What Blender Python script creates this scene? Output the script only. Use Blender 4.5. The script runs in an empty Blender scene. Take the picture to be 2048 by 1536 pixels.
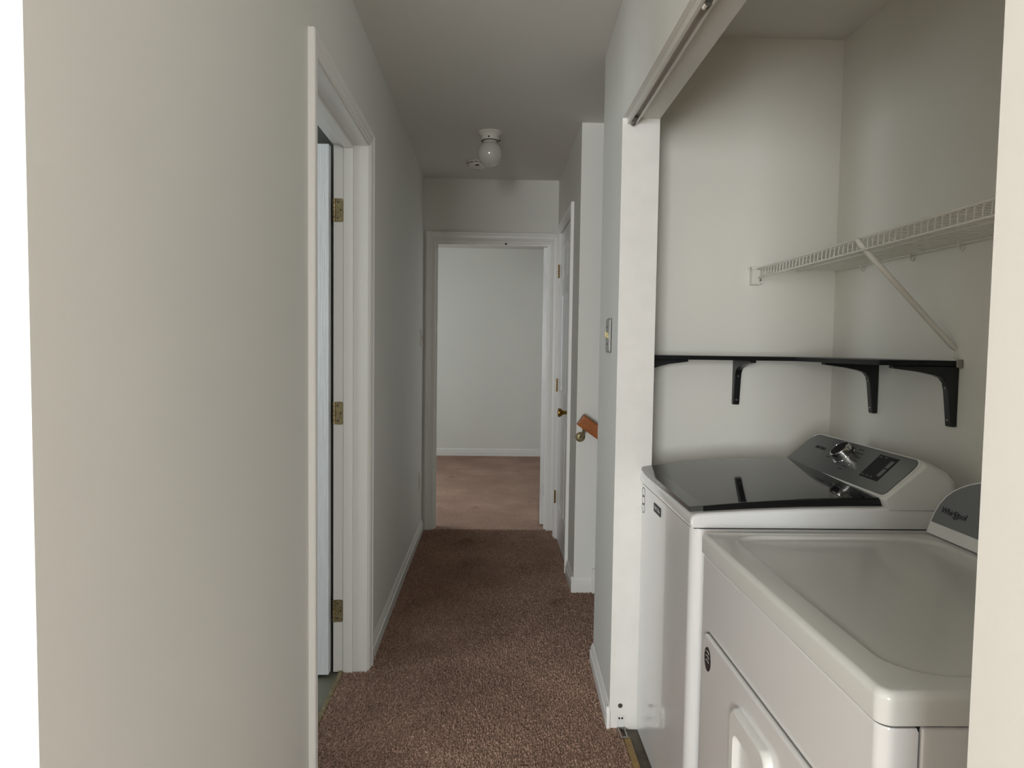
import bpy, bmesh, math, random
from mathutils import Vector, Matrix
random.seed(7)
S = bpy.context.scene
C = S.collection
PI = math.pi

# ------------------------------------------------------------------ camera, light, exposure
def camera():
    yaw, pitch, roll, f, H = 0.02793, -0.05266, 0.01424, 1390.0, 1.29
    sy, cy, sp, cp = math.sin(yaw), math.cos(yaw), math.sin(pitch), math.cos(pitch)
    fwd = Vector((sy*cp, cy*cp, sp)); rt = Vector((cy, -sy, 0)); up = rt.cross(fwd)
    r2 = rt*math.cos(roll) + up*math.sin(roll)
    u2 = up*math.cos(roll) - rt*math.sin(roll)
    cam = bpy.data.cameras.new('camera'); cam.sensor_width = 36; cam.lens = f/2048*36
    cam.clip_start = 0.02
    o = bpy.data.objects.new('camera', cam); C.objects.link(o)
    b = -fwd
    o.matrix_world = Matrix(((r2.x, u2.x, b.x, 0), (r2.y, u2.y, b.y, 0), (r2.z, u2.z, b.z, H), (0, 0, 0, 1)))
    S.camera = o
camera()

world = bpy.data.worlds.new('world'); S.world = world; world.use_nodes = True
bg = world.node_tree.nodes['Background']
bg.inputs[0].default_value = (0.80, 0.90, 1.0, 1); bg.inputs[1].default_value = 1.0

def area(name, loc, direction, sx, sz, watts, col):
    l = bpy.data.lights.new(name, 'AREA'); l.shape = 'RECTANGLE'; l.size = sx; l.size_y = sz
    l.energy = watts; l.color = col
    o = bpy.data.objects.new(name, l); C.objects.link(o); o.location = loc
    o.rotation_euler = Vector(direction).to_track_quat('-Z', 'Y').to_euler()
    return o
# daylight at the windows of the rooms round the hall (all outside their window openings), plus an added fill on the right
area('daylight_entry_window', (-1.15, -3.46, 1.35), (0, 1, 0), 1.2, 1.5, 153, (0.97, 0.995, 1.02))
area('added_fill_entry_right', (1.60, -3.46, 1.35), (0, 1, 0), 1.2, 1.5, 72, (0.97, 0.995, 1.01))  # added source without a known window, brightens the hall's left wall
area('daylight_far_room', (-2.46, 5.9, 1.4), (1, 0, 0), 1.5, 1.4, 28, (0.88, 0.95, 1.0))
area('daylight_bathroom', (-2.66, 1.7, 1.5), (1, 0, 0), 0.8, 0.9, 17, (0.86, 0.95, 1.0))

vs = S.view_settings
vs.view_transform = 'Standard'; vs.look = 'None'; vs.gamma = 1.0; vs.exposure = 0.35
vs.use_curve_mapping = False

# ------------------------------------------------------------------ helpers
def lin(c):
    return tuple(((v/255)/12.92 if v/255 <= 0.04045 else ((v/255+0.055)/1.055)**2.4) for v in c) + (1.0,)

def mat(name, rgb, rough=0.5, metal=0.0, spec=0.5, bump=None, var=0.0, vscale=3.0, coat=0.0, stretch=None, emit=None):
    """plain procedural material: colour with soft noise variation and an optional noise bump (scale, strength, distance)"""
    m = bpy.data.materials.new(name); m.use_nodes = True
    nt = m.node_tree; b = nt.nodes['Principled BSDF']
    b.inputs['Base Color'].default_value = lin(rgb)
    b.inputs['Roughness'].default_value = rough; b.inputs['Metallic'].default_value = metal
    b.inputs['Specular IOR Level'].default_value = spec
    b.inputs['Coat Weight'].default_value = coat; b.inputs['Coat Roughness'].default_value = 0.05
    tc = nt.nodes.new('ShaderNodeTexCoord')
    src = tc.outputs['Object']
    if stretch:
        mp = nt.nodes.new('ShaderNodeMapping'); mp.inputs['Scale'].default_value = stretch
        nt.links.new(src, mp.inputs['Vector']); src = mp.outputs['Vector']
    if var:
        n = nt.nodes.new('ShaderNodeTexNoise'); n.inputs['Scale'].default_value = vscale; n.inputs['Detail'].default_value = 4
        nt.links.new(src, n.inputs['Vector'])
        r = nt.nodes.new('ShaderNodeValToRGB')
        c = lin(rgb)
        r.color_ramp.elements[0].position = 0.3; r.color_ramp.elements[1].position = 0.7
        r.color_ramp.elements[0].color = tuple(x*(1-var) for x in c[:3]) + (1,)
        r.color_ramp.elements[1].color = tuple(min(1, x*(1+var)) for x in c[:3]) + (1,)
        nt.links.new(n.outputs['Fac'], r.inputs['Fac']); nt.links.new(r.outputs['Color'], b.inputs['Base Color'])
    if bump:
        n = nt.nodes.new('ShaderNodeTexNoise'); n.inputs['Scale'].default_value = bump[0]; n.inputs['Detail'].default_value = 3
        nt.links.new(src, n.inputs['Vector'])
        bp = nt.nodes.new('ShaderNodeBump'); bp.inputs['Strength'].default_value = bump[1]; bp.inputs['Distance'].default_value = bump[2]
        nt.links.new(n.outputs['Fac'], bp.inputs['Height']); nt.links.new(bp.outputs['Normal'], b.inputs['Normal'])
    return m

def carpet_material():
    m = bpy.data.materials.new('brown_carpet'); m.use_nodes = True
    nt = m.node_tree; b = nt.nodes['Principled BSDF']; L = nt.links
    b.inputs['Roughness'].default_value = 1.0; b.inputs['Specular IOR Level'].default_value = 0.05
    b.inputs['Sheen Weight'].default_value = 0.25; b.inputs['Sheen Roughness'].default_value = 0.6
    b.inputs['Sheen Tint'].default_value = lin((205, 170, 155))
    tc = nt.nodes.new('ShaderNodeTexCoord')
    def noise(s, d=3, rough=0.6, dist=0.0):
        n = nt.nodes.new('ShaderNodeTexNoise'); n.inputs['Scale'].default_value = s
        n.inputs['Detail'].default_value = d; n.inputs['Roughness'].default_value = rough; n.inputs['Distortion'].default_value = dist
        L.new(tc.outputs['Object'], n.inputs['Vector']); return n.outputs['Fac']
    def ramp(fac, p0, c0, p1, c1):
        r = nt.nodes.new('ShaderNodeValToRGB'); e = r.color_ramp.elements
        e[0].position = p0; e[0].color = c0; e[1].position = p1; e[1].color = c1
        L.new(fac, r.inputs['Fac']); return r.outputs['Color']
    def mul(a, c, f=1.0):
        x = nt.nodes.new('ShaderNodeMix'); x.data_type = 'RGBA'; x.blend_type = 'MULTIPLY'; x.inputs[0].default_value = f
        L.new(a, x.inputs[6]); L.new(c, x.inputs[7]); return x.outputs[2]
    base = ramp(noise(2.2, 5), 0.35, lin((163, 135, 119)), 0.68, lin((190, 160, 142)))     # wear of the pile in big soft areas
    tuft = ramp(noise(120, 2), 0.34, (0.48, 0.45, 0.43, 1), 0.66, (1.30, 1.30, 1.30, 1))
    stain = ramp(noise(4.3, 3, 0.5, 0.4), 0.26, (0.70, 0.67, 0.62, 1), 0.36, (1, 1, 1, 1))
    c = mul(mul(base, tuft), stain)
    L.new(c, b.inputs['Base Color'])
    bp = nt.nodes.new('ShaderNodeBump'); bp.inputs['Strength'].default_value = 1.0; bp.inputs['Distance'].default_value = 0.006
    L.new(noise(200, 3), bp.inputs['Height']); L.new(bp.outputs['Normal'], b.inputs['Normal'])
    return m

M = dict(
    wall=mat('wall_paint', (225, 224, 217), 0.62, bump=(140, 0.10, 0.002), var=0.02, vscale=1.5),
    bath=mat('bathroom_wall_shade', (96, 100, 96), 0.6, bump=(140, 0.10, 0.002)),  # wall colour darkened to hold the shade above and behind the bathroom door
    wall_warm=mat('closet_wall_paint', (232, 230, 220), 0.65, bump=(140, 0.10, 0.002), var=0.02, vscale=1.5),
    ceil=mat('ceiling_paint', (222, 220, 212), 0.8, bump=(110, 0.10, 0.002)),
    jamb=mat('white_jamb_paint', (232, 230, 224), 0.5, bump=(60, 0.12, 0.002), var=0.025, vscale=16),
    trim=mat('white_trim_paint', (232, 230, 225), 0.35, bump=(30, 0.05, 0.001)),
    door=mat('white_door_paint', (232, 232, 230), 0.30),
    grain=mat('white_woodgrain_door', (228, 231, 232), 0.38, bump=(9, 0.9, 0.006), stretch=(26, 26, 0.5)),
    carpet=carpet_material(),
    tile=mat('grey_vinyl_tile', (126, 124, 108), 0.45, var=0.15, vscale=6),
    vinyl=mat('dark_worn_vinyl', (92, 84, 70), 0.55, var=0.3, vscale=25),
    tack=mat('worn_golden_strip', (140, 110, 58), 0.5, var=0.3, vscale=30),
    enamel=mat('white_enamel', (232, 232, 230), 0.20, coat=0.5),
    enamel_top=mat('white_enamel_top', (222, 222, 217), 0.22, coat=0.2),
    plastic=mat('white_plastic', (226, 226, 222), 0.32),
    glass_lid=mat('smoked_glass_lid', (30, 32, 32), 0.05, spec=0.5),
    lid_edge=mat('black_lid_edge', (10, 12, 13), 0.25),
    lid_strip=mat('grey_translucent_lip', (66, 68, 66), 0.18, coat=0.2),
    panel=mat('grey_metallic_fascia', (112, 114, 113), 0.30, metal=0.75),
    panel_dryer=mat('grey_fascia', (120, 122, 124), 0.38, metal=0.3),
    display=mat('black_display', (5, 6, 7), 0.35, spec=0.15),
    key=mat('grey_touch_key', (92, 94, 94), 0.3),
    print_dark=mat('dark_print', (26, 28, 30), 0.5),
    print_light=mat('light_print', (190, 190, 188), 0.5),
    chrome=mat('chrome', (205, 205, 203), 0.12, metal=1.0),
    dial_face=mat('dark_dial_face', (46, 48, 48), 0.18, metal=0.6),
    badge=mat('dark_brown_badge', (44, 34, 32), 0.4),
    gasket=mat('grey_gasket', (112, 110, 106), 0.6),
    seam=mat('dark_seam', (30, 34, 36), 0.7),
    black=mat('black_shelf_laminate', (9, 12, 14), 0.35, spec=0.3),
    black_metal=mat('black_bracket_metal', (12, 15, 17), 0.35),
    steel=mat('zinc_steel', (150, 148, 142), 0.35, metal=1.0),
    dark_steel=mat('dark_steel', (70, 70, 68), 0.4, metal=0.8),
    track=mat('painted_track', (214, 212, 203), 0.35, metal=0.1),
    track_in=mat('track_inside', (120, 116, 104), 0.5, metal=0.3),
    brass=mat('brass', (176, 138, 70), 0.20, metal=1.0),
    old_brass=mat('tarnished_brass', (150, 135, 102), 0.42, metal=0.6, var=0.3, vscale=60),
    wire=mat('white_vinyl_wire', (226, 224, 214), 0.35),
    wood=mat('orange_oak_rail', (158, 88, 30), 0.38, var=0.25, vscale=14, stretch=(1, 8, 8)),
    globe=mat('white_opal_glass', (206, 202, 196), 0.08, coat=1.0),
    porcelain=mat('white_lamp_base', (224, 218, 208), 0.2),
    toggle=mat('cream_toggle', (214, 198, 150), 0.5),
    plate=mat('scratched_metal_plate', (176, 174, 168), 0.35, metal=0.6),
    ivory=mat('white_plate', (218, 214, 206), 0.35),
    rubber=mat('black_rubber', (16, 16, 16), 0.6),
    rug=mat('stair_carpet', (118, 92, 82), 1.0, bump=(200, 0.8, 0.004), var=0.1),
)

class MB:
    """collects geometry (world coordinates) and links it as ONE mesh object"""
    def __init__(s): s.bm = bmesh.new()
    def box(s, x0, x1, y0, y1, z0, z1):
        v = [s.bm.verts.new((x, y, z)) for z in (z0, z1) for x, y in ((x0, y0), (x1, y0), (x1, y1), (x0, y1))]
        for f in ((3, 2, 1, 0), (4, 5, 6, 7), (0, 1, 5, 4), (1, 2, 6, 5), (2, 3, 7, 6), (3, 0, 4, 7)):
            s.bm.faces.new([v[i] for i in f])
        return s
    def loft(s, loops, cap=True, closed=True):
        rings = [[s.bm.verts.new(p) for p in l] for l in loops]
        n = len(rings[0])
        for a, b in zip(rings, rings[1:]):
            for i in range(n if closed else n-1):
                j = (i+1) % n
                s.bm.faces.new((a[i], a[j], b[j], b[i]))
        if cap:
            s.bm.faces.new(list(reversed(rings[0]))); s.bm.faces.new(rings[-1])
        return s
    def prism(s, poly, axis, a0, a1):
        f = {'x': lambda p, a: (a, p[0], p[1]), 'y': lambda p, a: (p[0], a, p[1]), 'z': lambda p, a: (p[0], p[1], a)}[axis]
        return s.loft([[f(p, a0) for p in poly], [f(p, a1) for p in poly]])
    def tube(s, pts, r, seg=8, cap=True):
        pts = [Vector(p) for p in pts]; loops = []; ref = None
        for i, p in enumerate(pts):
            d = (pts[min(i+1, len(pts)-1)] - pts[max(i-1, 0)]).normalized()
            if ref is None:
                ref = d.orthogonal().normalized()
            a = (ref - d*ref.dot(d)).normalized(); b = d.cross(a); ref = a
            rr = r[i] if isinstance(r, (list, tuple)) else r
            loops.append([p + (a*math.cos(2*PI*k/seg) + b*math.sin(2*PI*k/seg))*rr for k in range(seg)])
        return s.loft(loops, cap)
    def lathe(s, prof, origin, axis=(0, 0, 1), seg=24):
        ax = Vector(axis).normalized(); a = ax.orthogonal().normalized(); b = ax.cross(a); o = Vector(origin)
        loops = [[o + ax*h + (a*math.cos(2*PI*k/seg) + b*math.sin(2*PI*k/seg))*max(r, 1e-4) for k in range(seg)] for r, h in prof]
        return s.loft(loops)
    def build(s, name, m, parent=None, bevel=0, seg=2, smooth=None, kind=None, label=None):
        bmesh.ops.recalc_face_normals(s.bm, faces=s.bm.faces)
        off = Vector((0, 0, 0))
        p = parent
        while p: off += p.location; p = p.parent
        me = bpy.data.meshes.new(name)
        bmesh.ops.translate(s.bm, verts=s.bm.verts, vec=-off)
        s.bm.to_mesh(me); s.bm.free()
        me.materials.append(m)
        o = bpy.data.objects.new(name, me); C.objects.link(o)
        if parent: o.parent = parent
        if bevel:
            md = o.modifiers.new('bevel', 'BEVEL'); md.width = bevel; md.segments = seg; md.limit_method = 'ANGLE'; md.angle_limit = math.radians(35)
            md.harden_normals = True
        if smooth or bevel:
            for f in me.polygons: f.use_smooth = True
            me.set_sharp_from_angle(angle=math.radians(smooth or 35))
        if smooth and not bevel:
            wn = o.modifiers.new('weighted_normal', 'WEIGHTED_NORMAL'); wn.keep_sharp = True
        if kind: o['kind'] = kind
        if label: o['label'] = label
        return o

def empty(name, loc=(0, 0, 0)):
    o = bpy.data.objects.new(name, None); C.objects.link(o); o.location = loc; o.empty_display_size = 0.1
    return o
def thing(name, loc, label, cat, group=None):
    o = empty(name, loc); o['label'] = label; o['category'] = cat
    if group: o['group'] = group
    return o
def tag(o, label, cat, group=None):
    o['label'] = label; o['category'] = cat
    if group: o['group'] = group
    return o
def struct_root(name, loc=(0, 0, 0)):
    o = empty(name, loc); o['kind'] = 'structure'; return o
def boxes(name, m, bl, parent=None, bevel=0):
    b = MB()
    for t in bl: b.box(*t)
    return b.build(name, m, parent, bevel, kind=None if parent else 'structure')
def text(name, s, size, origin, right, up, m, parent, extr=0.0006, shear=0.0, align='CENTER'):
    cu = bpy.data.curves.new('text', 'FONT'); cu.body = s; cu.size = size; cu.extrude = extr; cu.shear = shear
    cu.align_x = align; cu.align_y = 'CENTER'; cu.resolution_u = 3
    t = bpy.data.objects.new('text', cu); C.objects.link(t)
    bpy.context.view_layer.update()
    me = bpy.data.meshes.new_from_object(t.evaluated_get(bpy.context.evaluated_depsgraph_get()))
    bpy.data.objects.remove(t); bpy.data.curves.remove(cu)
    R, U = Vector(right).normalized(), Vector(up).normalized(); N = R.cross(U)
    off = Vector((0, 0, 0)); p = parent
    while p: off += p.location; p = p.parent
    o3 = Vector(origin) - off
    me.transform(Matrix(((R.x, U.x, N.x, o3.x), (R.y, U.y, N.y, o3.y), (R.z, U.z, N.z, o3.z), (0, 0, 0, 1))))
    me.materials.clear(); me.materials.append(m)
    o = bpy.data.objects.new(name, me); C.objects.link(o); o.parent = parent
    return o
def rrect(a0, a1, b0, b1, r, n=6):
    """rounded rectangle in 2-D, counter-clockwise"""
    out = []
    for cx, cy, s in ((a1-r, b1-r, 0), (a0+r, b1-r, 1), (a0+r, b0+r, 2), (a1-r, b0+r, 3)):
        for k in range(n+1):
            t = (s + k/n)*PI/2
            out.append((cx + r*math.cos(t), cy + r*math.sin(t)))
    return out

# ------------------------------------------------------------------ room shell
XL, XR, XI, XF = -0.485, 0.413, 0.534, 0.44        # hall left wall, near right wall (hall / closet faces), far right wall
ZC = 2.44
boxes('floor', M['carpet'], [(-2.82, 2.42, -3.4, 0.36, -0.06, 0), (-2.82, XR+0.035, 0.36, 0.863, -0.06, 0), (-0.578, 0.448, 0.863, 2.30, -0.06, 0), (-0.578, 0.66, 2.30, 3.60, -0.06, 0),
                             (-0.578, 0.56, 3.60, 4.90, -0.06, 0), (-2.3, 2.5, 4.90, 8.3, -0.06, 0)])
boxes('floor_bathroom', M['tile'], [(-2.5, -0.583, 0.8, 3.5, -0.07, -0.006)])
boxes('floor_closet', M['vinyl'], [(0.448, 1.40, 0.40, 2.62, -0.07, -0.008)])
boxes('ceiling', M['ceil'], [(-3.0, 3.2, -3.4, 8.5, ZC, ZC+0.1)])
boxes('wall_left', M['wall'], [(XL-0.125, XL, 0.743, 1.888, -0.06, ZC), (XL-0.125, XL, 1.888, 2.712, 2.059, ZC), (XL-0.125, XL, 2.712, 4.84, -0.06, ZC)])
boxes('wall_entry', M['wall'], [(-2.82, XL-0.125, 0.743, 0.863, -0.06, ZC)])
boxes('wall_right', M['wall'], [(XR, XI, 0.30, 0.57, -0.06, ZC), (XR, XI, 0.57, 2.298, 2.04, ZC)])
XC = 0.428
MB().prism([(XR, 2.298), (XI, 2.298), (XI, 2.79), (XC, 2.79)], 'z', -0.06, ZC).build('wall_right_pier', M['wall'], kind='structure')
boxes('wall_closet_far', M['wall_warm'], [(XI, 1.40, 2.597, 2.79, -0.07, ZC)])
boxes('wall_closet_back', M['wall_warm'], [(1.283, 1.40, 0.40, 2.597, -0.07, ZC)])
boxes('wall_closet_near', M['wall_warm'], [(XI, 2.42, 0.30, 0.40, -0.07, ZC)])
boxes('wall_stair', M['wall'], [(XF, 3.1, 3.60, 3.72, -2.0, ZC)])
boxes('wall_stair_near', M['wall'], [(1.40, 3.1, 2.69, 2.79, -2.0, ZC)])
boxes('wall_stair_end', M['wall'], [(3.0, 3.1, 2.79, 3.60, -2.0, ZC)])
boxes('wall_right_far', M['wall'], [(XF, XF+0.12, 3.72, 3.943, -0.06, ZC), (XF, XF+0.12, 3.943, 4.642, 2.055, ZC), (XF, XF+0.12, 4.642, 4.84, -0.06, ZC)])
boxes('wall_end', M['wall'], [(-2.3, -0.414, 4.84, 4.96, -0.06, ZC), (-0.414, 0.397, 4.84, 4.96, 2.022, ZC), (0.397, 2.5, 4.84, 4.96, -0.06, ZC)])
boxes('wall_far_room_back', M['wall'], [(-2.3, 2.5, 8.2, 8.32, -0.06, ZC)])
boxes('wall_far_room_left', M['wall'], [(-2.42, -2.3, 4.84, 5.1, -0.06, ZC), (-2.42, -2.3, 6.7, 8.32, -0.06, ZC), (-2.42, -2.3, 5.1, 6.7, -0.06, 0.7), (-2.42, -2.3, 5.1, 6.7, 2.1, ZC)])
boxes('wall_far_room_right', M['wall'], [(2.5, 2.62, 4.84, 8.32, -0.06, ZC)])
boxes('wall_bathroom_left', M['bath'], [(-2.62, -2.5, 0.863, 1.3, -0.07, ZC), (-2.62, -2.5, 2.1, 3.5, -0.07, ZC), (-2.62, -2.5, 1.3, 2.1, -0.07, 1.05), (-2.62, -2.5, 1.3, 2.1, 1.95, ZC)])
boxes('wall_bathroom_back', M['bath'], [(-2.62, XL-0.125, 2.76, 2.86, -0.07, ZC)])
boxes('wall_entry_back', M['wall'], [(-2.82, -1.80, -3.42, -3.3, -0.06, ZC), (-0.60, 1.0, -3.42, -3.3, -0.06, ZC), (2.2, 2.52, -3.42, -3.3, -0.06, ZC)] +
      [(x0, x1, -3.42, -3.3, z0, z1) for x0, x1 in ((-1.80, -0.60), (1.0, 2.2)) for z0, z1 in ((-0.06, 0.6), (2.1, ZC))])
boxes('wall_entry_left', M['wall'], [(-2.92, -2.8, -3.42, 0.863, -0.06, ZC)])
boxes('wall_entry_right', M['wall'], [(2.40, 2.52, -3.3, 0.40, -0.06, ZC)])
# cut pile of the carpet that can be told apart from here: one short leaning tuft each, joined into one object
def carpet_pile(x0, x1, y0, y1, step, keep=None):
    V, F = [], []
    R = random.random
    ny = int((y1-y0)/step); nx = int((x1-x0)/step)
    for j in range(ny):
        for i in range(nx):
            x = x0+(i+R())*step; y = y0+(j+R())*step
            if keep and not keep(x, y): continue
            h = 0.0025+0.0065*R(); w = step*(0.42+0.25*R()); lx = (R()-0.5)*0.007; ly = (R()-0.62)*0.008
            a = R()*1.57; ca, sa = math.cos(a)*w, math.sin(a)*w
            n = len(V)
            V += [(x+ca, y+sa, -0.002), (x-sa, y+ca, -0.002), (x-ca, y-sa, -0.002), (x+sa, y-ca, -0.002)]
            k = 0.45; x += lx; y += ly
            V += [(x+ca*k, y+sa*k, h), (x-sa*k, y+ca*k, h), (x-ca*k, y-sa*k, h), (x+sa*k, y-ca*k, h)]
            F += [(n, n+1, n+5, n+4), (n+1, n+2, n+6, n+5), (n+2, n+3, n+7, n+6), (n+3, n, n+4, n+7), (n+4, n+5, n+6, n+7)]
    return V, F
V_, F_ = carpet_pile(XL+0.002, 0.56, 1.70, 4.85, 0.0072, lambda x, y: (x < 0.445 if y < 2.26 else x < XR-0.004 if y < 2.79 else x < 0.56 if y < 3.6 else x < XF-0.004))
v2, f2 = carpet_pile(-0.574, XL+0.002, 1.905, 2.695, 0.0072)
n_ = len(V_); V_ += v2; F_ += [tuple(i+n_ for i in f) for f in f2]
pm = bpy.data.meshes.new('carpet_pile'); pm.from_pydata(V_, [], F_); pm.materials.append(M['carpet'])
po = bpy.data.objects.new('carpet_pile', pm); C.objects.link(po); po['kind'] = 'stuff'; tag(po, 'worn brown cut pile of the hall carpet', 'carpet')
# window frames (out of the picture, they only shape the daylight)
def window_frame(name, axis, c, u0, u1, z0, z1):
    b = MB(); w, d = 0.05, 0.03
    def bx(a0, a1, za, zb):
        b.box(a0, a1, c-d, c+d, za, zb) if axis == 'y' else b.box(c-d, c+d, a0, a1, za, zb)
    bx(u0, u0+w, z0, z1); bx(u1-w, u1, z0, z1); bx(u0+w, u1-w, z0, z0+w); bx(u0+w, u1-w, z1-w, z1)
    m = (z0+z1)/2; bx(u0+w, u1-w, m-0.02, m+0.02)
    b.build(name, M['trim'], kind='structure')
window_frame('window_1', 'y', -3.36, -1.80, -0.60, 0.6, 2.1)
window_frame('added_window_2', 'y', -3.36, 1.0, 2.2, 0.6, 2.1)  # invented window, made for the added right-hand fill
window_frame('window_3', 'x', -2.36, 5.1, 6.7, 0.7, 2.1)
window_frame('window_4', 'x', -2.56, 1.3, 2.1, 1.05, 1.95)

# stairs going down behind the near wall
st = struct_root('floor_stairs', (0.66, 3.195, 0))
for k in range(5):
    MB().box(0.66+0.26*k, 0.94+0.26*k, 2.792, 3.598, -0.19*(k+1)-0.12, -0.19*(k+1)).build('step', M['rug'], st, bevel=0.015)

# ------------------------------------------------------------------ trim
BASE = [(0, 0), (0.013, 0), (0.014, 0.050), (0.0125, 0.053), (0.0085, 0.056), (0.0085, 0.062), (0.0105, 0.066), (0.0095, 0.072), (0.0050, 0.078), (0.0045, 0.084), (0.002, 0.087), (0, 0.087)]
def baseboard(name, axis, c, sgn, a0, a1, h=1.0):
    if axis == 'y':   # runs along y on plane x=c, sticks out in sgn*x
        loops = [[(c+sgn*t, a, z*h) for t, z in BASE] for a in (a0, a1)]
    else:
        loops = [[(a, c+sgn*t, z*h) for t, z in BASE] for a in (a0, a1)]
    b = MB(); b.loft(loops); return b.build(name, M['trim'], smooth=50, kind='structure')
baseboard('baseboard_left', 'y', XL, 1, 2.768, 4.84)
baseboard('baseboard_left_near', 'y', XL, 1, 0.743, 1.835)
b = MB(); b.loft([[(c-t, a, z*0.85) for t, z in BASE] for c, a in ((XR, 2.298), (XC+0.0004, 2.803))]); b.build('baseboard_right', M['trim'], smooth=50, kind='structure')
baseboard('baseboard_right_far', 'y', XF, -1, 3.588, 3.885)
baseboard('baseboard_stair', 'x', 3.60, -1, XF-0.012, 0.536)
baseboard('baseboard_far_room', 'x', 8.2, -1, -2.3, 2.5)
# stair skirt board that starts beside the baseboard
b = MB(); b.prism([(0.536, 0), (0.536, 0.128), (0.545, 0.135), (0.566, 0.135), (0.572, 0.128), (0.572, 0)], 'y', 3.578, 3.6); b.build('trim_4', M['trim'], bevel=0.003, kind='structure')
b = MB(); b.prism([(0.573, -0.2), (0.573, 0.087), (0.66, 0.087), (2.1, -0.97), (2.1, -1.25), (0.66, -0.2)], 'y', 3.586, 3.6); b.build('trim_5', M['trim'], kind='structure')

CASE = [(0.004, 0), (0.004, 0.009), (0.007, 0.0115), (0.020, 0.009), (0.024, 0.012), (0.040, 0.0135), (0.046, 0.018), (0.054, 0.0185), (0.058, 0.016), (0.058, 0)]
def casing(parent, axis, c, sgn, u0, u1, zt, w=1.0):
    def P(u, t, z): return (c+sgn*t, u, z) if axis == 'x' else (u, c+sgn*t, z)
    for nm, A, B in (('casing_leg', (u0, -1, 0), (u0, -1, 1)), ('casing_head', (u0, -1, 1), (u1, 1, 1)), ('casing_leg', (u1, 1, 0), (u1, 1, 1))):
        loops = []
        for u, s, top in (A, B):
            loops.append([P(u+s*o*w, t, (zt+o*w) if top else 0.0) for o, t in CASE])
        b = MB(); b.loft(loops); b.build(nm, M['trim'], parent, smooth=25)

# left bathroom doorway: casing, jamb, stop
t1 = struct_root('trim_1', (XL, 2.3, 0))
casing(t1, 'x', XL, 1, 1.90, 2.70, 2.047)
boxes('jamb', M['trim'], [(XL-0.130, XL+0.002, 2.70, 2.712, 0, 2.047)], t1)
boxes('jamb', M['trim'], [(XL-0.130, XL+0.002, 1.888, 1.90, 0, 2.047)], t1)
boxes('jamb_head', M['trim'], [(XL-0.130, XL+0.002, 1.888, 2.712, 2.047, 2.059)], t1)
boxes('door_stop', M['trim'], [(XL-0.090, XL-0.053, 2.688, 2.70, 0, 2.035)], t1, bevel=0.002)
boxes('door_stop', M['trim'], [(XL-0.090, XL-0.053, 1.90, 1.912, 0, 2.035)], t1, bevel=0.002)
boxes('door_stop', M['trim'], [(XL-0.090, XL-0.053, 1.90, 2.70, 2.035, 2.047)], t1, bevel=0.002)
boxes('threshold_strip', M['old_brass'], [(-0.592, -0.574, 1.90, 2.70, -0.006, 0.006)], t1, bevel=0.003)
# end doorway
t2 = struct_root('trim_2', (0, 4.84, 0))
casing(t2, 'y', 4.84, -1, -0.402, 0.385, 2.010, 1.16)
boxes('jamb', M['trim'], [(-0.414, -0.402, 4.838, 4.962, 0, 2.010)], t2)
boxes('jamb', M['trim'], [(0.385, 0.397, 4.838, 4.962, 0, 2.010)], t2)
boxes('jamb_head', M['trim'], [(-0.414, 0.397, 4.838, 4.962, 2.010, 2.022)], t2)
boxes('door_stop', M['trim'], [(-0.402, -0.392, 4.885, 4.92, 0, 2.0)], t2)
boxes('door_stop', M['trim'], [(0.375, 0.385, 4.885, 4.92, 0, 2.0)], t2)
boxes('door_stop', M['trim'], [(-0.402, 0.385, 4.885, 4.92, 2.0, 2.010)], t2)
# closet door on the far right wall
t3 = struct_root('trim_3', (XF, 4.3, 0))
casing(t3, 'x', XF, -1, 3.953, 4.632, 2.045)
boxes('jamb', M['trim'], [(XF-0.002, XF+0.12, 3.943, 3.953, 0, 2.045)], t3)
boxes('jamb', M['trim'], [(XF-0.002, XF+0.12, 4.632, 4.642, 0, 2.045)], t3)
boxes('jamb_head', M['trim'], [(XF-0.002, XF+0.12, 3.943, 4.642, 2.045, 2.055)], t3)
# white painted face of the closet jamb and its corner beads
boxes('trim_6', M['jamb'], [(XR-0.001, XI+0.001, 2.293, 2.298, 0.0, 2.04)])

# ------------------------------------------------------------------ doors
def door(name, loc, rotz, w, h, t, m, z0=0.012):
    """six-panel slab in local space: width along +x, panelled face at y=0 looking to -y"""
    root = struct_root(name, loc); root.rotation_euler = (0, 0, rotz)
    def P(nm, mb, mm, bevel=0): 
        me_o = mb.build(nm, mm, None, bevel); me_o.parent = root; return me_o
    b = MB(); st = 0.105
    zs = [(0.22, 0.83), (1.00, 1.62), (1.72, h-0.10)]
    mid = w/2
    b.box(0, w, 0.007, t, z0, z0+h)
    b.box(0, st, 0, 0.007, z0, z0+h); b.box(w-st, w, 0, 0.007, z0, z0+h)
    rails = [(0, zs[0][0]), (zs[0][1], zs[1][0]), (zs[1][1], zs[2][0]), (zs[2][1], h)]
    for a, c in rails: b.box(st, w-st, 0, 0.007, z0+a, z0+c)
    for a, c in zs: b.box(mid-0.045, mid+0.045, 0, 0.007, z0+a, z0+c)
    P('slab', b, m)
    for a, c in zs:
        for x0, x1 in ((st, mid-0.045), (mid+0.045, w-st)):
            def ring(i, y): return [(x0+i, y, z0+a+i), (x1-i, y, z0+a+i), (x1-i, y, z0+c-i), (x0+i, y, z0+c-i)]
            q = MB(); q.loft([ring(0.0, 0.0005), ring(0.012, 0.0068), ring(0.022, 0.0068), ring(0.042, 0.0015)], cap=False)
            vs_ = q.bm.verts[:]; q.bm.faces.new(vs_[-4:])
            P('panel', q, m)
    return root

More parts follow.
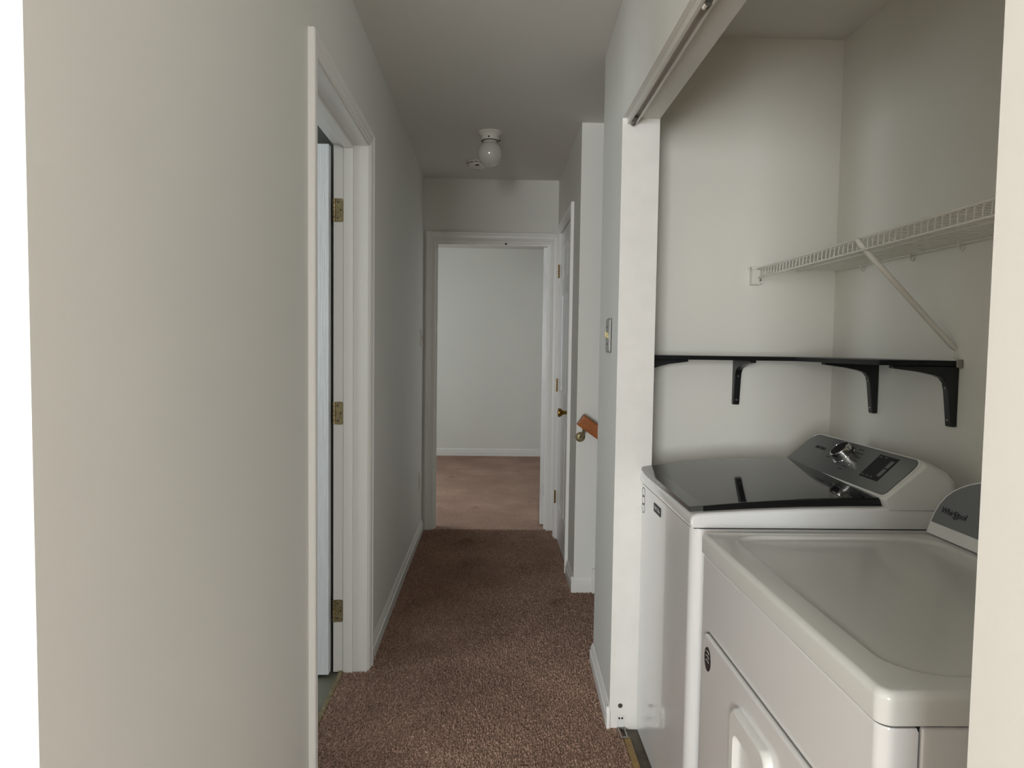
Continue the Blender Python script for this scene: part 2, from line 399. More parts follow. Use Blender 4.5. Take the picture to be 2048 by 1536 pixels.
def hinge(parent, loc, leaf_dir, nrm, hh=0.089, lw=0.036, mm=None, painted=False):
    """butt hinge: leaf plate with screws, five-knuckle pin; world coordinates"""
    mm = mm or M['old_brass']
    L, N = Vector(leaf_dir), Vector(nrm); p = Vector(loc)
    b = MB()
    out = rrect(0.0, lw, -hh/2, hh/2, 0.009, 3)
    b.loft([[p + L*u + Vector((0, 0, v)) + N*d for u, v in out] for d in (0.0, 0.0022)])
    for k in range(5):
        z0 = -hh/2 + hh/5*k
        b.tube([p + N*0.004 + Vector((0, 0, z0+0.001)), p + N*0.004 + Vector((0, 0, z0+hh/5-0.001))], 0.0058, 8)
    h = b.build('hinge', mm, parent, smooth=40)
    for u, v in ((0.4, 0.33), (0.7, 0.0), (0.4, -0.33)):
        q = p + L*lw*u + Vector((0, 0, hh*v))
        b = MB(); b.lathe([(0.0035, 0.0), (0.0035, 0.0026)], q + N*0.0004, N, 8); b.build('screw', M['dark_steel'], h)
    return h

d1 = door('door_1', (-0.622, 2.650, 0), PI, 0.76, 2.025, 0.036, M['grain'])
# rotated by pi the panelled face would look +y, so the slab is turned to show its face to the hall
d1.rotation_euler = (0, 0, 0); d1.location = (-0.622-0.76, 2.650, 0)
for z in (1.803, 1.026, 0.246):
    hinge(t1, (-0.612, 2.700, z), (1, 0, 0), (0, -1, 0))
d2 = door('door_2', (XF+0.004, 4.628, 0), -PI/2, 0.671, 2.025, 0.035, M['door'])
for z in (1.797, 1.043, 0.289):
    hinge(t3, (XF-0.006, 4.6335, z), (0, 1, 0), (-1, 0, 0), lw=0.012, mm=M['brass'])
kb = MB(); kb.lathe([(0.031, 0), (0.031, 0.004), (0.026, 0.007), (0.011, 0.010), (0.010, 0.026), (0.014, 0.034), (0.024, 0.046), (0.0265, 0.056), (0.024, 0.062), (0.010, 0.0645), (0.0, 0.0645)], (XF+0.004, 4.02, 0.915), (-1, 0, 0))
ko = kb.build('knob', M['brass'], None, smooth=40)
ko.parent = d2; ko.matrix_parent_inverse = (Matrix.Translation(d2.location) @ d2.rotation_euler.to_matrix().to_4x4()).inverted()
ko['label'] = 'polished brass tulip knob'
d3 = door('door_3', (0.386, 4.975, 0), math.radians(85.8), 0.76, 1.99, 0.035, M['door'])
for z in (1.76, 1.0, 0.27):
    hinge(t2, (0.385, 4.94, z), (0, -1, 0), (-1, 0, 0), lw=0.02, mm=M['steel'])

# ------------------------------------------------------------------ washer
wx0, wx1, wy0, wy1 = 0.500, 1.165, 1.690, 2.292
W = thing('washing_machine', (0.82, 1.99, -0.008), 'white top-load washing machine with dark glass lid in the far end of the closet', 'washing machine')
b = MB(); pl = rrect(wx0, wx1, wy0, wy1, 0.030, 6); b.loft([[(x, y, z) for x, y in pl] for z in (0.016, 0.846)]); b.build('cabinet', M['enamel'], W, smooth=30)
for x, y in ((0.55, 1.74), (0.55, 2.24), (1.11, 1.74), (1.11, 2.24)):
    b = MB(); b.lathe([(0.02, -0.008), (0.02, 0.018)], (x, y, 0), seg=12); b.build('levelling_foot', M['rubber'], W)
prof = [(0.4985, 0.8495), (0.4945, 0.858), (0.4955, 0.870), (0.501, 0.879), (0.513, 0.8845), (0.56, 0.888), (0.66, 0.894), (0.78, 0.899), (0.90, 0.902), (1.0, 0.903), (1.13, 0.900), (1.150, 0.893), (1.160, 0.880), (1.165, 0.8495)]
b = MB()
def wl(inset, dz):   # end loops that round the worktop over towards its two ends
    return [(max(min(x, 1.165-inset*0.5), 0.4945+inset*0.6), z-(dz if z > 0.86 else 0)) for x, z in prof]
loops = []
for y, i, dz in ((wy0, 0.010, 0.012), (wy0+0.003, 0.004, 0.005), (wy0+0.010, 0.0, 0.0), (wy1-0.010, 0.0, 0.0), (wy1-0.003, 0.004, 0.005), (wy1, 0.010, 0.012)):
    loops.append([(x, y, z) for x, z in wl(i, dz)])
b.loft(loops); b.build('worktop', M['enamel'], W, smooth=40)
boxes('seam', M['seam'], [(wx0+0.006, wx1-0.004, wy0+0.006, wy1-0.006, 0.8455, 0.8500)], W)
# lid: convex smoked glass over a black edge, grey lip at the front
def lz(x, far):      # lid top height
    u = min((x-0.50)/0.485, 1.0)
    a = 0.896 + 0.027*(1-(1-u)**1.9); c = 0.899 + 0.037*(1-(1-u)**2.2)
    return a + (c-a)*far
ly0, ly1 = 1.712, 2.280
def lid(x0, x1, dz0, dz1, nm, m, yi=0.0, lip=False):
    b = MB(); loops = []
    n = 14
    for k in range(n+1):
        x = x0 + (x1-x0)*k/n
        ring = []
        for y, f in ((ly0+yi, 0), (ly0+yi+0.004, 0.007), (ly0+0.2, 0.35), (ly0+0.4, 0.70), (ly1-yi-0.004, 0.993), (ly1-yi, 1)):
            crown = 0.0
            drop = 0.002 if f in (0, 1) else 0
            ring.append((x, y, lz(x, f)+dz1+crown-drop))
        for y, f in ((ly1-yi, 1), (ly0+yi, 0)):
            ring.append((x, y, lz(x, f)+dz0))
        loops.append(ring)
    b.loft(loops); return b.build(nm, m, W, smooth=30)
L_ = lid(0.534, 0.992, -0.0005, 0.0, 'lid', M['glass_lid'], 0.003)
lid(0.534, 0.990, -0.020, -0.001, 'lid_frame', M['lid_edge'])
lid(0.4985, 0.5335, -0.011, 0.0005, 'lid_lip', M['lid_strip'], 0.002)
# console
A0 = Vector((0.985, 0, 0.928)); FU = Vector((0.742, 0, 0.671)); FN = Vector((-0.671, 0, 0.742))
cprof = [(0.990, 0.898), (0.981, 0.921), (0.984, 0.9265), (1.083, 1.0165), (1.092, 1.0185), (1.105, 1.014), (1.150, 0.990), (1.166, 0.972), (1.176, 0.940), (1.176, 0.870), (1.160, 0.868), (1.160, 0.898)]
cy0, cy1 = 1.688, 2.300
b = MB(); loops = []
cc = (1.06, 0.93)
for y, s in ((cy0, 0.80), (cy0+0.003, 0.87), (cy0+0.010, 0.94), (cy0+0.022, 0.985), (cy0+0.040, 1.0), (cy1-0.040, 1.0), (cy1-0.022, 0.985), (cy1-0.010, 0.94), (cy1-0.003, 0.87), (cy1, 0.80)):
    loops.append([(cc[0]+(x-cc[0])*(s if x > 1.0 or z > 0.95 else 1-(1-s)*0.25), y, cc[1]+(z-cc[1])*(s if z > cc[1] else 1.0)) for x, z in cprof])
b.loft(loops); b.build('console', M['plastic'], W, smooth=40)
def face(y, t, d=0.0): 
    p = A0 + FU*t + FN*d; return (p.x, y, p.z)
def face_outline(i):
    y0, y1, t0, t1, r = 1.703+i, 2.288-i, 0.002+i, 0.132-i, 0.030
    out = []
    for k in range(7):      # near upper corner
        a = PI/2*(k/6); out.append((y0+0.030-0.030*math.cos(PI/2-a), t1-0.030+0.030*math.sin(PI/2-a)) if False else (y0+r-r*math.sin(a), t1-r+r*math.cos(a)))
    for k in range(5):      # near lower corner
        a = PI/2*(k/4); out.append((y0+0.016-0.016*math.cos(a), t0+0.016-0.016*math.sin(a)))
    out += [(y1, t0), (y1-0.004, t0+0.020), (y1-0.005, t0+0.045), (y1-0.006, t0+0.075)]
    for k in range(6):      # far upper corner
        a = PI/2*(k/5); out.append((y1-0.007-0.040+0.040*math.cos(a), t1-0.040+0.040*math.sin(a)))
    return out
b = MB(); b.loft([[face(y, t, d) for y, t in face_outline(i)] for i, d in ((0, -0.004), (0, 0.0025), (0.001, 0.0032))]); b.build('control_panel', M['panel'], W, smooth=30)
b = MB(); b.loft([[face(y, t, d) for y, t in face_outline(i)] for i, d in ((-0.005, -0.006), (-0.005, 0.0005), (-0.003, 0.0015))]); b.build('panel_rim', M['plastic'], W, smooth=30)
dc = Vector(face(2.018, 0.083, 0.003))
b = MB(); b.lathe([(0.036, 0), (0.036, 0.002), (0.0315, 0.003), (0.031, 0.022), (0.0295, 0.026), (0.026, 0.0275), (0.0255, 0.026), (0.0, 0.026)], dc, FN, 32); D = b.build('dial', M['chrome'], W, smooth=35)
b = MB(); b.lathe([(0.0252, 0.0262), (0.0252, 0.0268), (0.0, 0.0268)], dc, FN, 32); b.build('dial_cap', M['dial_face'], D)
def quad_plate(nm, pts, d0, d1, m, par):
    b = MB(); b.loft([[face(y, t, d) for y, t in pts] for d in (d0, d1)]); return b.build(nm, m, par)
DS = quad_plate('display', [(1.776, 0.034), (1.782, 0.118), (1.872, 0.118), (1.866, 0.034)], 0.002, 0.0040, M['display'], W)
quad_plate('touch_key', [(1.786, 0.080), (1.787, 0.106), (1.803, 0.106), (1.802, 0.080)], 0.0038, 0.0044, M['key'], DS)
quad_plate('touch_key', [(1.784, 0.050), (1.785, 0.076), (1.801, 0.076), (1.800, 0.050)], 0.0038, 0.0044, M['key'], DS)
for i, (y, t) in enumerate(((1.858, 0.110), (1.835, 0.112), (1.858, 0.042), (1.835, 0.042), (1.815, 0.042))):
    quad_plate('indicator_print', [(y-0.006, t-0.0012), (y-0.006, t+0.0012), (y+0.006, t+0.0012), (y+0.006, t-0.0012)], 0.0038, 0.0043, M['key'], DS)
RV = (0, -1, 0)
text('maker_lettering', 'MAYTAG', 0.016, face(2.165, 0.082, 0.0034), RV, FU, M['print_dark'], W)
for y, t, n in ((2.080, 0.060, 5), (2.082, 0.074, 4), (2.084, 0.088, 5), (2.076, 0.102, 4), (2.062, 0.114, 4), (1.968, 0.116, 5), (1.958, 0.102, 6), (1.950, 0.088, 5), (1.950, 0.074, 6), (1.952, 0.060, 5), (1.958, 0.046, 4), (1.970, 0.034, 4)):
    quad_plate('cycle_print', [(y-0.0028*n, t-0.0016), (y-0.0028*n, t+0.0016), (y+0.0028*n, t+0.0016), (y+0.0028*n, t-0.0016)], 0.003, 0.0035, M['print_dark'], W)
b = MB(); b.lathe([(0.0025, 0), (0.0025, 0.003), (0.0, 0.0035)], face(1.945, 0.055, 0.003), FN, 10); b.build('indicator_lamp', M['print_light'], W)
# front badges
bd = boxes('badge', M['print_dark'], [(wx0-0.0015, wx0+0.001, 2.010, 2.095, 0.796, 0.822)], W)
text('badge_lettering', 'MAYTAG', 0.017, (wx0-0.0018, 2.0525, 0.809), RV, (0, 0, 1), M['print_light'], bd, 0.0003)
b = MB()
for z in (0.770, 0.796, 0.822):
    o = [(0.022*math.cos(a), 0.016*math.sin(a)) for a in [2*PI*k/20 for k in range(20)]]
    i_ = [(0.019*math.cos(a), 0.0135*math.sin(a)) for a in [2*PI*k/20 for k in range(20)]]
    lo = [[(wx0-0.0006, 2.245+u*s, z+v*s) for u, v in o] for s in (1.0,)] + [[(wx0-0.0006, 2.245+u, z+v) for u, v in i_]]
    b.loft(lo, cap=False)
b.build('printed_rings', M['print_dark'], W, label='column of thin printed rings on the far front edge')

# ------------------------------------------------------------------ dryer
dx0, dx1, dy0, dy1 = 0.503, 1.200, 0.852, 1.618
DR = thing('clothes_dryer', (0.85, 1.235, -0.008), 'white clothes dryer with a recessed top and round brown badge, nearest the camera', 'dryer')
b = MB(); pl = rrect(dx0, dx0+0.049, dy0, dy1, 0.020, 6)
pl = [(x, y) if x < dx0+0.03 else (dx0+0.049, dy1 if y > 1.2 else dy0) for x, y in pl]
pl = [p for i, p in enumerate(pl) if i == 0 or p != pl[i-1]]
b.loft([[(x, y, z) for x, y in pl] for z in (0.02, 0.8035)] + [[(0.527+(x-0.527)*0.93, 1.235+(y-1.235)*0.995, 0.8085) for x, y in pl]]); b.build('front_panel', M['enamel'], DR, smooth=30)
boxes('cabinet', M['enamel'], [(dx0+0.0535, dx1, dy0, dy1, 0.016, 0.8095)], DR, bevel=0.004)
b = MB(); b.loft([[(x, y, z) for x, y in rrect(dx0+0.005, dx1-0.01, dy0+0.006, dy1-0.006, 0.022)] for z in (0.803, 0.8145)]); b.build('seam', M['seam'], DR)
boxes('panel_gap', M['seam'], [(dx0+0.04, dx0+0.06, dy0+0.006, dy1-0.006, 0.020, 0.804)], DR)
for x, y in ((0.56, 0.92), (0.56, 1.55), (1.14, 0.92), (1.14, 1.55)):
    b = MB(); b.lathe([(0.02, -0.008), (0.02, 0.025)], (x, y, 0), seg=12); b.build('levelling_foot', M['rubber'], DR)
def rl(i, r, z, x1=dx1): return [(x, y, z) for x, y in rrect(dx0-0.004+i, x1-i, dy0-0.004+i, dy1+0.004-i, max(r, 0.002), 8)]
def rc(i, z): return [(x, y, z) for x, y in rrect(0.551+i, 1.032-i, 0.893+i, 1.590-i, 0.075-i*0.6, 8)]
b = MB(); b.loft([rl(0.003, 0.016, 0.8135), rl(0.0, 0.020, 0.8145), rl(0.0, 0.020, 0.846), rl(0.0012, 0.019, 0.8515), rl(0.005, 0.017, 0.8565), rl(0.010, 0.014, 0.858), rc(-0.003, 0.8579), rc(0.0, 0.8577), rc(0.003, 0.8568), rc(0.007, 0.8535), rc(0.012, 0.8515), rc(0.022, 0.8508)])
b.build('top', M['enamel_top'], DR, smooth=40)
# door, badge, handle
def yz(x, pts): return [(x, y, z) for y, z in pts]
b = MB(); b.loft([yz(dx0+0.001, rrect(0.910, 1.562, 0.14, 0.643, 0.022)), yz(dx0-0.006, rrect(0.910, 1.562, 0.14, 0.643, 0.022)), yz(dx0-0.009, rrect(0.912, 1.560, 0.142, 0.641, 0.021)), yz(dx0-0.010, rrect(0.916, 1.556, 0.146, 0.637, 0.018)),
                  ]); DO = b.build('door', M['enamel'], DR, smooth=40)
b = MB(); b.loft([yz(dx0+0.0008, rrect(0.9065, 1.5655, 0.1365, 0.6465, 0.025)), yz(dx0-0.0012, rrect(0.9065, 1.5655, 0.1365, 0.6465, 0.025))]); b.build('door_gasket', M['gasket'], DO)
xd = dx0-0.010
hp = rrect(1.150, 1.338, 0.44, 0.590, 0.026)
hq = rrect(1.176, 1.312, 0.44, 0.545, 0.020)
def sc(p, c, s): return [(c[0]+(y-c[0])*s, c[1]+(z-c[1])*s) for y, z in p]
b = MB(); c0 = (1.244, 0.515)
b.loft([yz(xd+0.001, hp), yz(xd-0.008, sc(hp, c0, 0.985)), yz(xd-0.014, sc(hp, c0, 0.94)), yz(xd-0.015, sc(hp, c0, 0.90)), yz(xd-0.014, hq), yz(xd-0.004, sc(hq, (1.244, 0.49), 0.93)), yz(xd-0.0005, sc(hq, (1.244, 0.49), 0.80))])
b.build('handle', M['plastic'], DO, smooth=45)
b = MB(); el = [(1.520+0.021*math.cos(2*PI*k/28), 0.594+0.027*math.sin(2*PI*k/28)) for k in range(28)]
b.loft([yz(xd+0.0005, el), yz(xd-0.0012, el)]); BG = b.build('badge', M['badge'], DO, label='dark brown oval sticker with white marks')
b = MB()
for k in range(3):
    y, z = 1.520, 0.586+0.010*k
    pts = [(y+0.012*math.cos(a), z+0.006*math.sin(a)) for a in (2.6, 2.1, 1.6, 1.1, 0.6)]
    for (ya, za), (yb, zb) in zip(pts, pts[1:]):
        b.loft([[(xd-0.0020, ya, za-0.0012), (xd-0.0020, ya, za+0.0012), (xd-0.0012, ya, za+0.0012), (xd-0.0012, ya, za-0.0012)], [(xd-0.0020, yb, zb-0.0012), (xd-0.0020, yb, zb+0.0012), (xd-0.0012, yb, zb+0.0012), (xd-0.0012, yb, zb-0.0012)]])
b.build('sticker_print', M['print_light'], BG)
# console with an arched face
def arch(inset, z0, e=1.0):
    a, c, n = (1.628-0.844)/2 - inset, 0.175-inset, 26
    out = []
    for k in range(n+1):
        t = PI*k/n
        out.append((1.236 - a*math.copysign(abs(math.cos(t))**0.85, math.cos(t)), z0 + (c*max(math.sin(t), 0.0)**0.62)))
    return out
def cx(z): return 1.045 + (z-0.858)*0.32
b = MB(); o0 = arch(0.0, 0.859); o1 = arch(0.006, 0.862)
b.loft([[(1.195, y, 0.859+(z-0.859)*0.9) for y, z in o0], [(cx(z)+0.012, y, z) for y, z in o0], [(cx(z)+0.003, y, z) for y, z in arch(0.002, 0.860)], [(cx(z), y, z) for y, z in o1]]); b.build('console', M['plastic'], DR, smooth=40)
def fascia(d): 
    f = [(y, max(z, 0.889)) for y, z in arch(0.012, 0.866)]
    return [(cx(z)-d, y, z) for y, z in f if True]
b = MB(); b.loft([fascia(-0.004), fascia(0.0016)]); b.build('fascia', M['panel_dryer'], DR, smooth=30)
UPD = Vector((0.32, 0, 1)).normalized(); ND = Vector((-1, 0, 0.32)).normalized()
def dpt(y, z, d=0.002): p = Vector((cx(z), y, z)) + ND*d; return tuple(p)
LG = text('maker_lettering', 'Whirlpool', 0.0205, dpt(1.552, 0.921), RV, UPD, M['print_dark'], DR, 0.0004, 0.15)
b = MB(); ring = []
for k in range(25):
    a = -2.6 + 4.9*k/24; w = 0.0012*(0.35+math.sin(PI*k/24))
    ring.append((a, w))
lo = []
for a, w in ring:
    y, z = 1.543-0.011*math.cos(a), 0.919+0.009*math.sin(a)
    y2, z2 = 1.543-(0.011-w*1.2)*math.cos(a), 0.919+(0.009-w*1.2)*math.sin(a)
    lo.append([dpt(y, z, 0.0018), dpt(y2, z2, 0.0018), dpt(y2, z2, 0.0026), dpt(y, z, 0.0026)])
b.loft(lo); b.build('swirl_mark', M['print_dark'], DR)

# ------------------------------------------------------------------ black shelf boards with brackets
def bracket(parent, wall_pt, arm, side, w=0.024, al=0.185, lh=0.168):
    """L bracket with a curved gusset; wall_pt is its top corner on the wall, arm the unit direction away from it"""
    a, s, p = Vector(arm), Vector(side), Vector(wall_pt)
    poly = [(0.0, 0.0), (al, 0.0), (al, -0.008), (al*0.6, -0.017), (0.065, -0.026), (0.046, -0.033), (0.034, -0.047), (0.029, -0.070), (0.018, -lh), (0.0, -lh)]
    b = MB(); b.loft([[p + a*u + Vector((0, 0, v)) + s*d for u, v in poly] for d in (-w/2, w/2)])
    o = b.build('bracket', M['black_metal'], parent, bevel=0.0025)
    for z in (-0.060, -lh+0.018):
        u = 0.029 if z > -0.07 else 0.019
        b = MB(); b.lathe([(0.0042, -0.002), (0.0042, 0.0015), (0.002, 0.003)], p + a*u + Vector((0, 0, z)), a, 10); b.build('screw', M['steel'], o)
    return o
s1 = thing('wall_shelf', (0.90, 2.50, 1.256), 'black shelf board along the far end wall of the laundry closet', 'shelf')
boxes('board', M['black'], [(0.536, 1.281, 2.405, 2.595, 1.256, 1.270)], s1, bevel=0.0015)
bracket(s1, (0.915, 2.596, 1.2555), (0, -1, 0), (1, 0, 0), al=0.175)
bracket(s1, (0.535, 2.50, 1.2555), (1, 0, 0), (0, 1, 0), al=0.17)
s2 = thing('wall_shelf', (1.16, 2.13, 1.256), 'black shelf board on the closet back wall above the washing machine', 'shelf')
boxes('board', M['black'], [(1.050, 1.281, 1.862, 2.403, 1.256, 1.2705)], s2, bevel=0.0015)
bracket(s2, (1.2825, 2.285, 1.2555), (-1, 0, 0), (0, 1, 0))
bracket(s2, (1.2825, 1.888, 1.2555), (-1, 0, 0), (0, 1, 0))
boxes('end_clip', M['steel'], [(1.262, 1.280, 1.858, 1.863, 1.252, 1.274)], s2, bevel=0.001)

# ------------------------------------------------------------------ white wire shelf
ws = thing('wire_shelf', (1.13, 1.5, 1.59), 'long white wire shelf with a front lip high in the laundry closet', 'shelf')
wy = [2.580-0.0254*k for k in range(86)]
base_w = None
for y in wy:
    if base_w is None:
        b = MB(); b.tube([(1.279, y, 1.5935), (0.990, y, 1.5935), (0.981, y, 1.589), (0.9795, y, 1.563)], 0.00165, 6)
        base_w = b.build('cross_wire', M['wire'], ws, smooth=60)
    else:
        c = base_w.copy(); C.objects.link(c); c.parent = ws; c.location = (0, y-wy[0], 0)
for x, z, r in ((0.9835, 1.5965, 0.0030), (0.977, 1.5615, 0.0030), (1.277, 1.5905, 0.0030), (1.13, 1.5905, 0.0030)):
    b = MB(); b.tube([(x, 2.588, z), (x, 0.41, z)], r, 8); b.build('rail_wire', M['wire'], ws, smooth=60)
# brace
b = MB(); b.tube([(0.962, 1.842, 1.592), (0.975, 1.845, 1.578), (1.268, 1.891, 1.312), (1.279, 1.893, 1.303)], [0.0055, 0.0080, 0.0080, 0.0060], 10); br = b.build('brace', M['wire'], ws, smooth=60)
b = MB(); b.box(1.2795, 1.2825, 1.886, 1.899, 1.270, 1.312); b.lathe([(0.004, 0), (0.003, 0.003)], (1.2795, 1.8925, 1.280), (-1, 0, 0), 10); b.build('brace_foot', M['wire'], br)
# end bracket on the far wall, clips on the back wall
b = MB(); b.box(0.950, 0.996, 2.588, 2.5965, 1.592, 1.604); b.box(0.956, 0.984, 2.565, 2.5965, 1.535, 1.590); b.box(0.984, 0.9995, 2.572, 2.5965, 1.540, 1.548); b.box(0.995, 0.9995, 2.572, 2.5965, 1.540, 1.560)
eb = b.build('end_bracket', M['wire'], ws, bevel=0.002)
b = MB(); b.lathe([(0.003, 0), (0.002, 0.002)], (0.958, 2.588, 1.598), (0, -1, 0), 8); b.build('screw', M['steel'], eb)
for y in (2.395, 2.11, 1.885, 1.5, 1.1):
    b = MB(); b.lathe([(0.008, 0), (0.008, 0.004), (0.004, 0.008), (0.004, 0.012)], (1.2828, y, 1.578), (-1, 0, 0), 12); b.box(1.268, 1.2828, y-0.004, y+0.004, 1.580, 1.597)
    b.build('wall_clip', M['wire'], ws, smooth=40)

# ------------------------------------------------------------------ bifold track on the header
tk = thing('bifold_track', (0.444, 1.4, 2.04), 'bare metal bifold door track along the underside of the closet header', 'track')
b = MB(); x0, x1 = 0.427, 0.458
b.box(x0, x0+0.0025, 0.58, 2.290, 2.020, 2.0395); b.box(x1-0.0025, x1, 0.58, 2.290, 2.020, 2.0395); b.box(x0+0.0025, x1-0.0025, 0.58, 2.290, 2.0365, 2.0395)
b.box(x0+0.0025, x0+0.008, 0.58, 2.290, 2.020, 2.022); b.box(x1-0.006, x1-0.0025, 0.58, 2.290, 2.020, 2.022)
b.build('channel', M['track'], tk)
for y in (2.268, 1.50):
    b = MB(); b.box(x0+0.004, x1-0.004, y-0.016, y+0.016, 2.021, 2.034); r_ = b.build('roller_block', M['steel'], tk, bevel=0.003)
    b = MB()
    for k in range(5): b.lathe([(0.0075, 0), (0.009, 0.001), (0.0075, 0.002)], (0.4425, y-0.010+0.004*k, 2.020), (0, 1, 0), 12)
    b.build('spring', M['steel'], r_)
# floor pivot bracket
fp = thing('pivot_bracket', (0.450, 2.27, 0), 'small slotted metal pivot bracket at the foot of the white closet jamb', 'bracket')
b = MB(); b.box(0.438, 0.462, 2.2895, 2.2925, 0.0, 0.046); b.build('upright', M['plastic'], fp, bevel=0.001)
b = MB(); b.box(0.438, 0.443, 2.225, 2.290, 0.001, 0.006); b.box(0.459, 0.464, 2.225, 2.290, 0.001, 0.006); b.box(0.443, 0.459, 2.225, 2.231, 0.001, 0.006); b.box(0.443, 0.459, 2.282, 2.290, 0.001, 0.006); b.build('slotted_foot', M['steel'], fp, bevel=0.001)
for x in (0.445, 0.455):
    b = MB(); b.lathe([(0.0035, 0), (0.0035, 0.0015)], (x, 2.2895, 0.036), (0, -1, 0), 8); b.build('screw', M['dark_steel'], fp)
b = MB(); b.lathe([(0.008, 0), (0.008, 0.0012)], (0.448, 2.293, 0.078), (0, -1, 0), 14); b.build('trim_7', M['steel'], kind='structure')
b = MB(); b.box(0.449, 0.471, 0.42, 2.235, -0.008, 0.002); tag(b.build('tack_strip', M['tack'], bevel=0.001), 'worn golden strip on the floor between the carpet and the washing machine', 'strip')
# little end return of the baseboard at the jamb
b = MB(); b.prism([(2.280, 0.0), (2.280, 0.050), (2.292, 0.072), (2.30, 0.074), (2.30, 0.0)], 'x', XR-0.013, XR-0.001); b.build('trim_8', M['trim'], bevel=0.002, kind='structure')

# ------------------------------------------------------------------ ceiling light and smoke detector
cl = thing('ceiling_light', (-0.030, 3.80, ZC), 'white opal globe ceiling light in the middle of the hall', 'light')
b = MB(); b.lathe([(0.066, 0.0), (0.066, 0.006), (0.058, 0.012), (0.050, 0.022), (0.048, 0.040), (0.046, 0.044)], (-0.030, 3.80, ZC), (0, 0, -1), 32); ba = b.build('base', M['porcelain'], cl, smooth=40)
for a in (0.4, 2.5, 4.6):
    b = MB(); d = Vector((math.cos(a), math.sin(a), 0)); b.lathe([(0.003, 0), (0.003, 0.008), (0.005, 0.009), (0.005, 0.012)], Vector((-0.030, 3.80, ZC-0.036))+d*0.046, d, 8); b.build('screw', M['dark_steel'], ba)
b = MB(); b.lathe([(0.046, 0.044), (0.046, 0.047)], (-0.030, 3.80, ZC), (0, 0, -1), 32); b.build('band', M['dark_steel'], cl)
R_ = 0.068; zc = 0.112
b = MB(); b.lathe([(0.040, 0.040), (0.041, 0.054)] + [(R_*math.sin(t), zc - R_*math.cos(t)) for t in [0.70+k*(PI-0.70)/18 for k in range(19)]], (-0.030, 3.80, ZC), (0, 0, -1), 36); b.build('globe', M['globe'], cl, smooth=60)
sd = thing('smoke_detector', (-0.118, 4.40, ZC), 'small white round smoke detector on the ceiling behind the globe light', 'detector')
b = MB(); b.lathe([(0.060, 0), (0.060, 0.010), (0.056, 0.012), (0.056, 0.016), (0.058, 0.018), (0.055, 0.034), (0.045, 0.040), (0.0, 0.041)], (-0.118, 4.40, ZC), (0, 0, -1), 28); bo = b.build('body', M['porcelain'], sd, smooth=35)
b = MB()
for k in range(12):
    a = 2*PI*k/12; d = Vector((math.cos(a), math.sin(a), 0)); q = Vector((-0.118, 4.40, ZC-0.013))+d*0.0565; t = Vector((-d.y, d.x, 0))
    b.loft([[q+t*0.009+Vector((0, 0, z)) + d*e for z, e in ((-0.002, 0), (0.002, 0), (0.002, 0.0012), (-0.002, 0.0012))], [q-t*0.009+Vector((0, 0, z)) + d*e for z, e in ((-0.002, 0), (0.002, 0), (0.002, 0.0012), (-0.002, 0.0012))]])
b.build('vent_slots', M['dark_steel'], bo)
b = MB(); b.box(-0.125, -0.100, 4.343, 4.349, ZC-0.036, ZC-0.028); b.build('indicator_window', M['dark_steel'], sd)

# ------------------------------------------------------------------ switches, outlet, handrail, catch
def plate(name, x, y, z, sgn, label, cat, m, tm, h=0.118, outlet=False):
    t = thing(name, (x, y, z), label, cat)
    b = MB(); 
    ring = lambda i, d: [(x+sgn*d, yy, zz) for yy, zz in rrect(y-0.036+i, y+0.036-i, z-h/2+i, z+h/2-i, 0.006, 3)]
    b.loft([ring(0, 0.0), ring(0, 0.003), ring(0.004, 0.006)]); b.build('cover_plate', m, t, smooth=30)
    if outlet:
        for dz in (-0.02, 0.02):
            b = MB(); b.loft([[(x+sgn*d, yy, zz) for yy, zz in rrect(y-0.017, y+0.017, z+dz-0.014, z+dz+0.014, 0.008, 4)] for d in (0.005, 0.0085)]); b.build('socket', tm, t)
    else:
        b = MB(); b.loft([[(x+sgn*d, yy, zz+dz) for yy, zz in ((y-0.005, z-0.009), (y+0.005, z-0.009), (y+0.005, z+0.009), (y-0.005, z+0.009))] for d, dz in ((0.004, 0), (0.015, 0.006))]); b.build('toggle', tm, t, bevel=0.001)
    for dz in ((0,) if outlet else (-0.03, 0.03)):
        b = MB(); b.lathe([(0.003, 0), (0.003, 0.0015)], (x+sgn*0.0058, y, z+dz), (sgn, 0, 0), 8); b.build('screw', M['dark_steel'], t)
    return t
sw = plate('light_switch', XR, 2.478, 1.337, -1, 'scratched grey switch plate with a cream toggle on the near right wall', 'switch', M['plate'], M['toggle'], 0.122)
b = MB()
for k in range(7):
    y = 2.450+0.008*k; z = 1.337+random.uniform(-0.008, 0.008)
    b.loft([[(XR-0.006, y, z-0.006), (XR-0.006, y+0.009, z-0.004), (XR-0.006, y+0.008, z+0.007), (XR-0.006, y, z+0.005)], [(XR-0.010, y, z-0.004), (XR-0.011, y+0.008, z-0.003), (XR-0.012, y+0.007, z+0.005), (XR-0.009, y, z+0.004)]])
b.build('torn_tape', M['toggle'], sw, label='torn cream tape across the toggle')
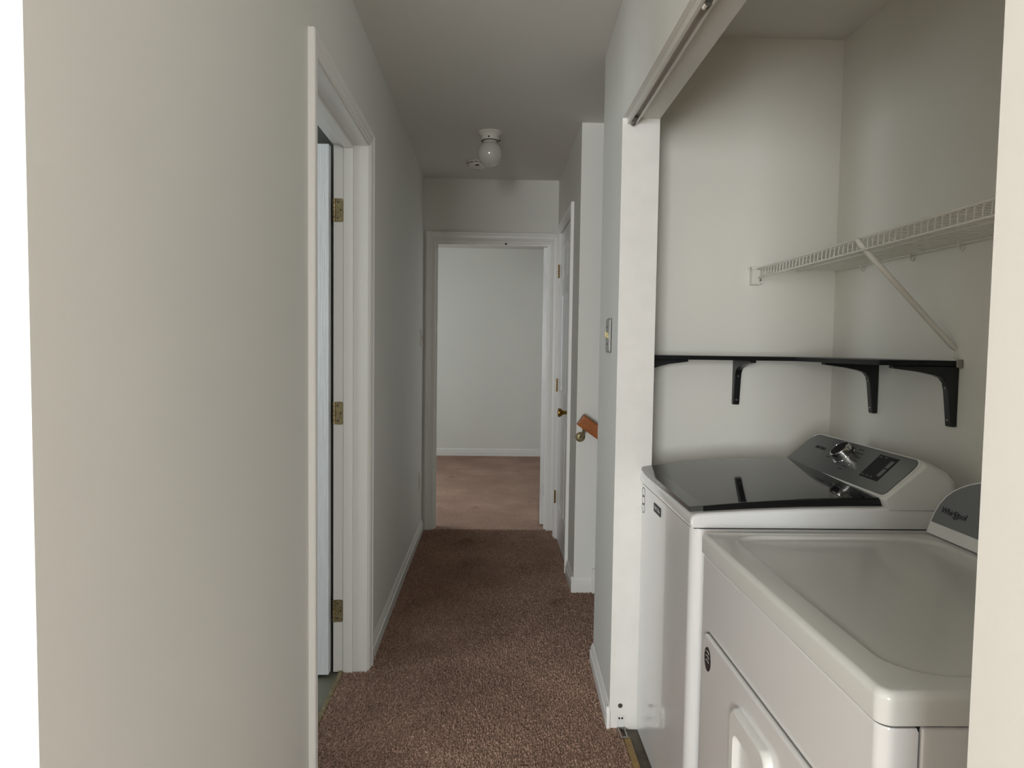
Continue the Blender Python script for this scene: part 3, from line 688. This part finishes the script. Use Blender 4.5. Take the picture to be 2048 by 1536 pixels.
plate('light_switch', XL, 4.66, 1.345, 1, 'small white switch plate on the left wall beside the end doorway', 'switch', M['ivory'], M['ivory'])
plate('wall_outlet', XL, 4.62, 0.385, 1, 'small white wall outlet low on the left wall near the end doorway', 'outlet', M['ivory'], M['ivory'], outlet=True)

hr = thing('handrail', (0.46, 3.53, 0.93), 'orange oak stair handrail end on a brass bracket at the stair opening', 'handrail')
p0 = Vector((0.450, 3.525, 0.928)); dv = Vector((1, 0, -0.70)).normalized(); uv = Vector((0.70, 0, 1)).normalized()
sec = [(-0.018, -0.032), (0.018, -0.032), (0.022, -0.018), (0.022, 0.004), (0.027, 0.014), (0.025, 0.026), (0.014, 0.033), (-0.014, 0.033), (-0.025, 0.026), (-0.027, 0.014), (-0.022, 0.004), (-0.022, -0.018)]
b = MB(); b.loft([[p0 + dv*s + uv*(v*k) + Vector((0, u*k, 0)) for u, v in sec] for s, k in ((0, 0.92), (0.004, 1.0), (2.2, 1.0))]); b.build('rail', M['wood'], hr, smooth=40)
q = p0 + dv*0.045 - uv*0.032
b = MB(); b.tube([(q.x-0.008, 3.598, q.z-0.048), (q.x-0.008, 3.575, q.z-0.046), (q.x-0.004, 3.545, q.z-0.034), (q.x, 3.527, q.z-0.012), (q.x, 3.525, q.z+0.001)], 0.0075, 10)
b.lathe([(0.026, 0), (0.026, 0.004), (0.018, 0.009), (0.009, 0.012)], (q.x-0.008, 3.60, q.z-0.048), (0, -1, 0), 18)
b.build('bracket', M['old_brass'], hr, smooth=40)
for s in (1.1, 2.0):
    q2 = p0 + dv*s - uv*0.032
    b = MB(); b.tube([(q2.x, 3.598, q2.z-0.048), (q2.x, 3.55, q2.z-0.036), (q2.x, 3.525, q2.z)], 0.0075, 8); b.build('bracket', M['old_brass'], hr, smooth=40)
b = MB(); b.lathe([(0.007, 0), (0.007, 0.006), (0.005, 0.011), (0.0, 0.013)], (0.080, 4.862, 2.010), (0, 0, -1), 12); tag(b.build('roller_catch', M['rubber'], smooth=40), 'tiny dark round catch under the head of the end doorway', 'catch')
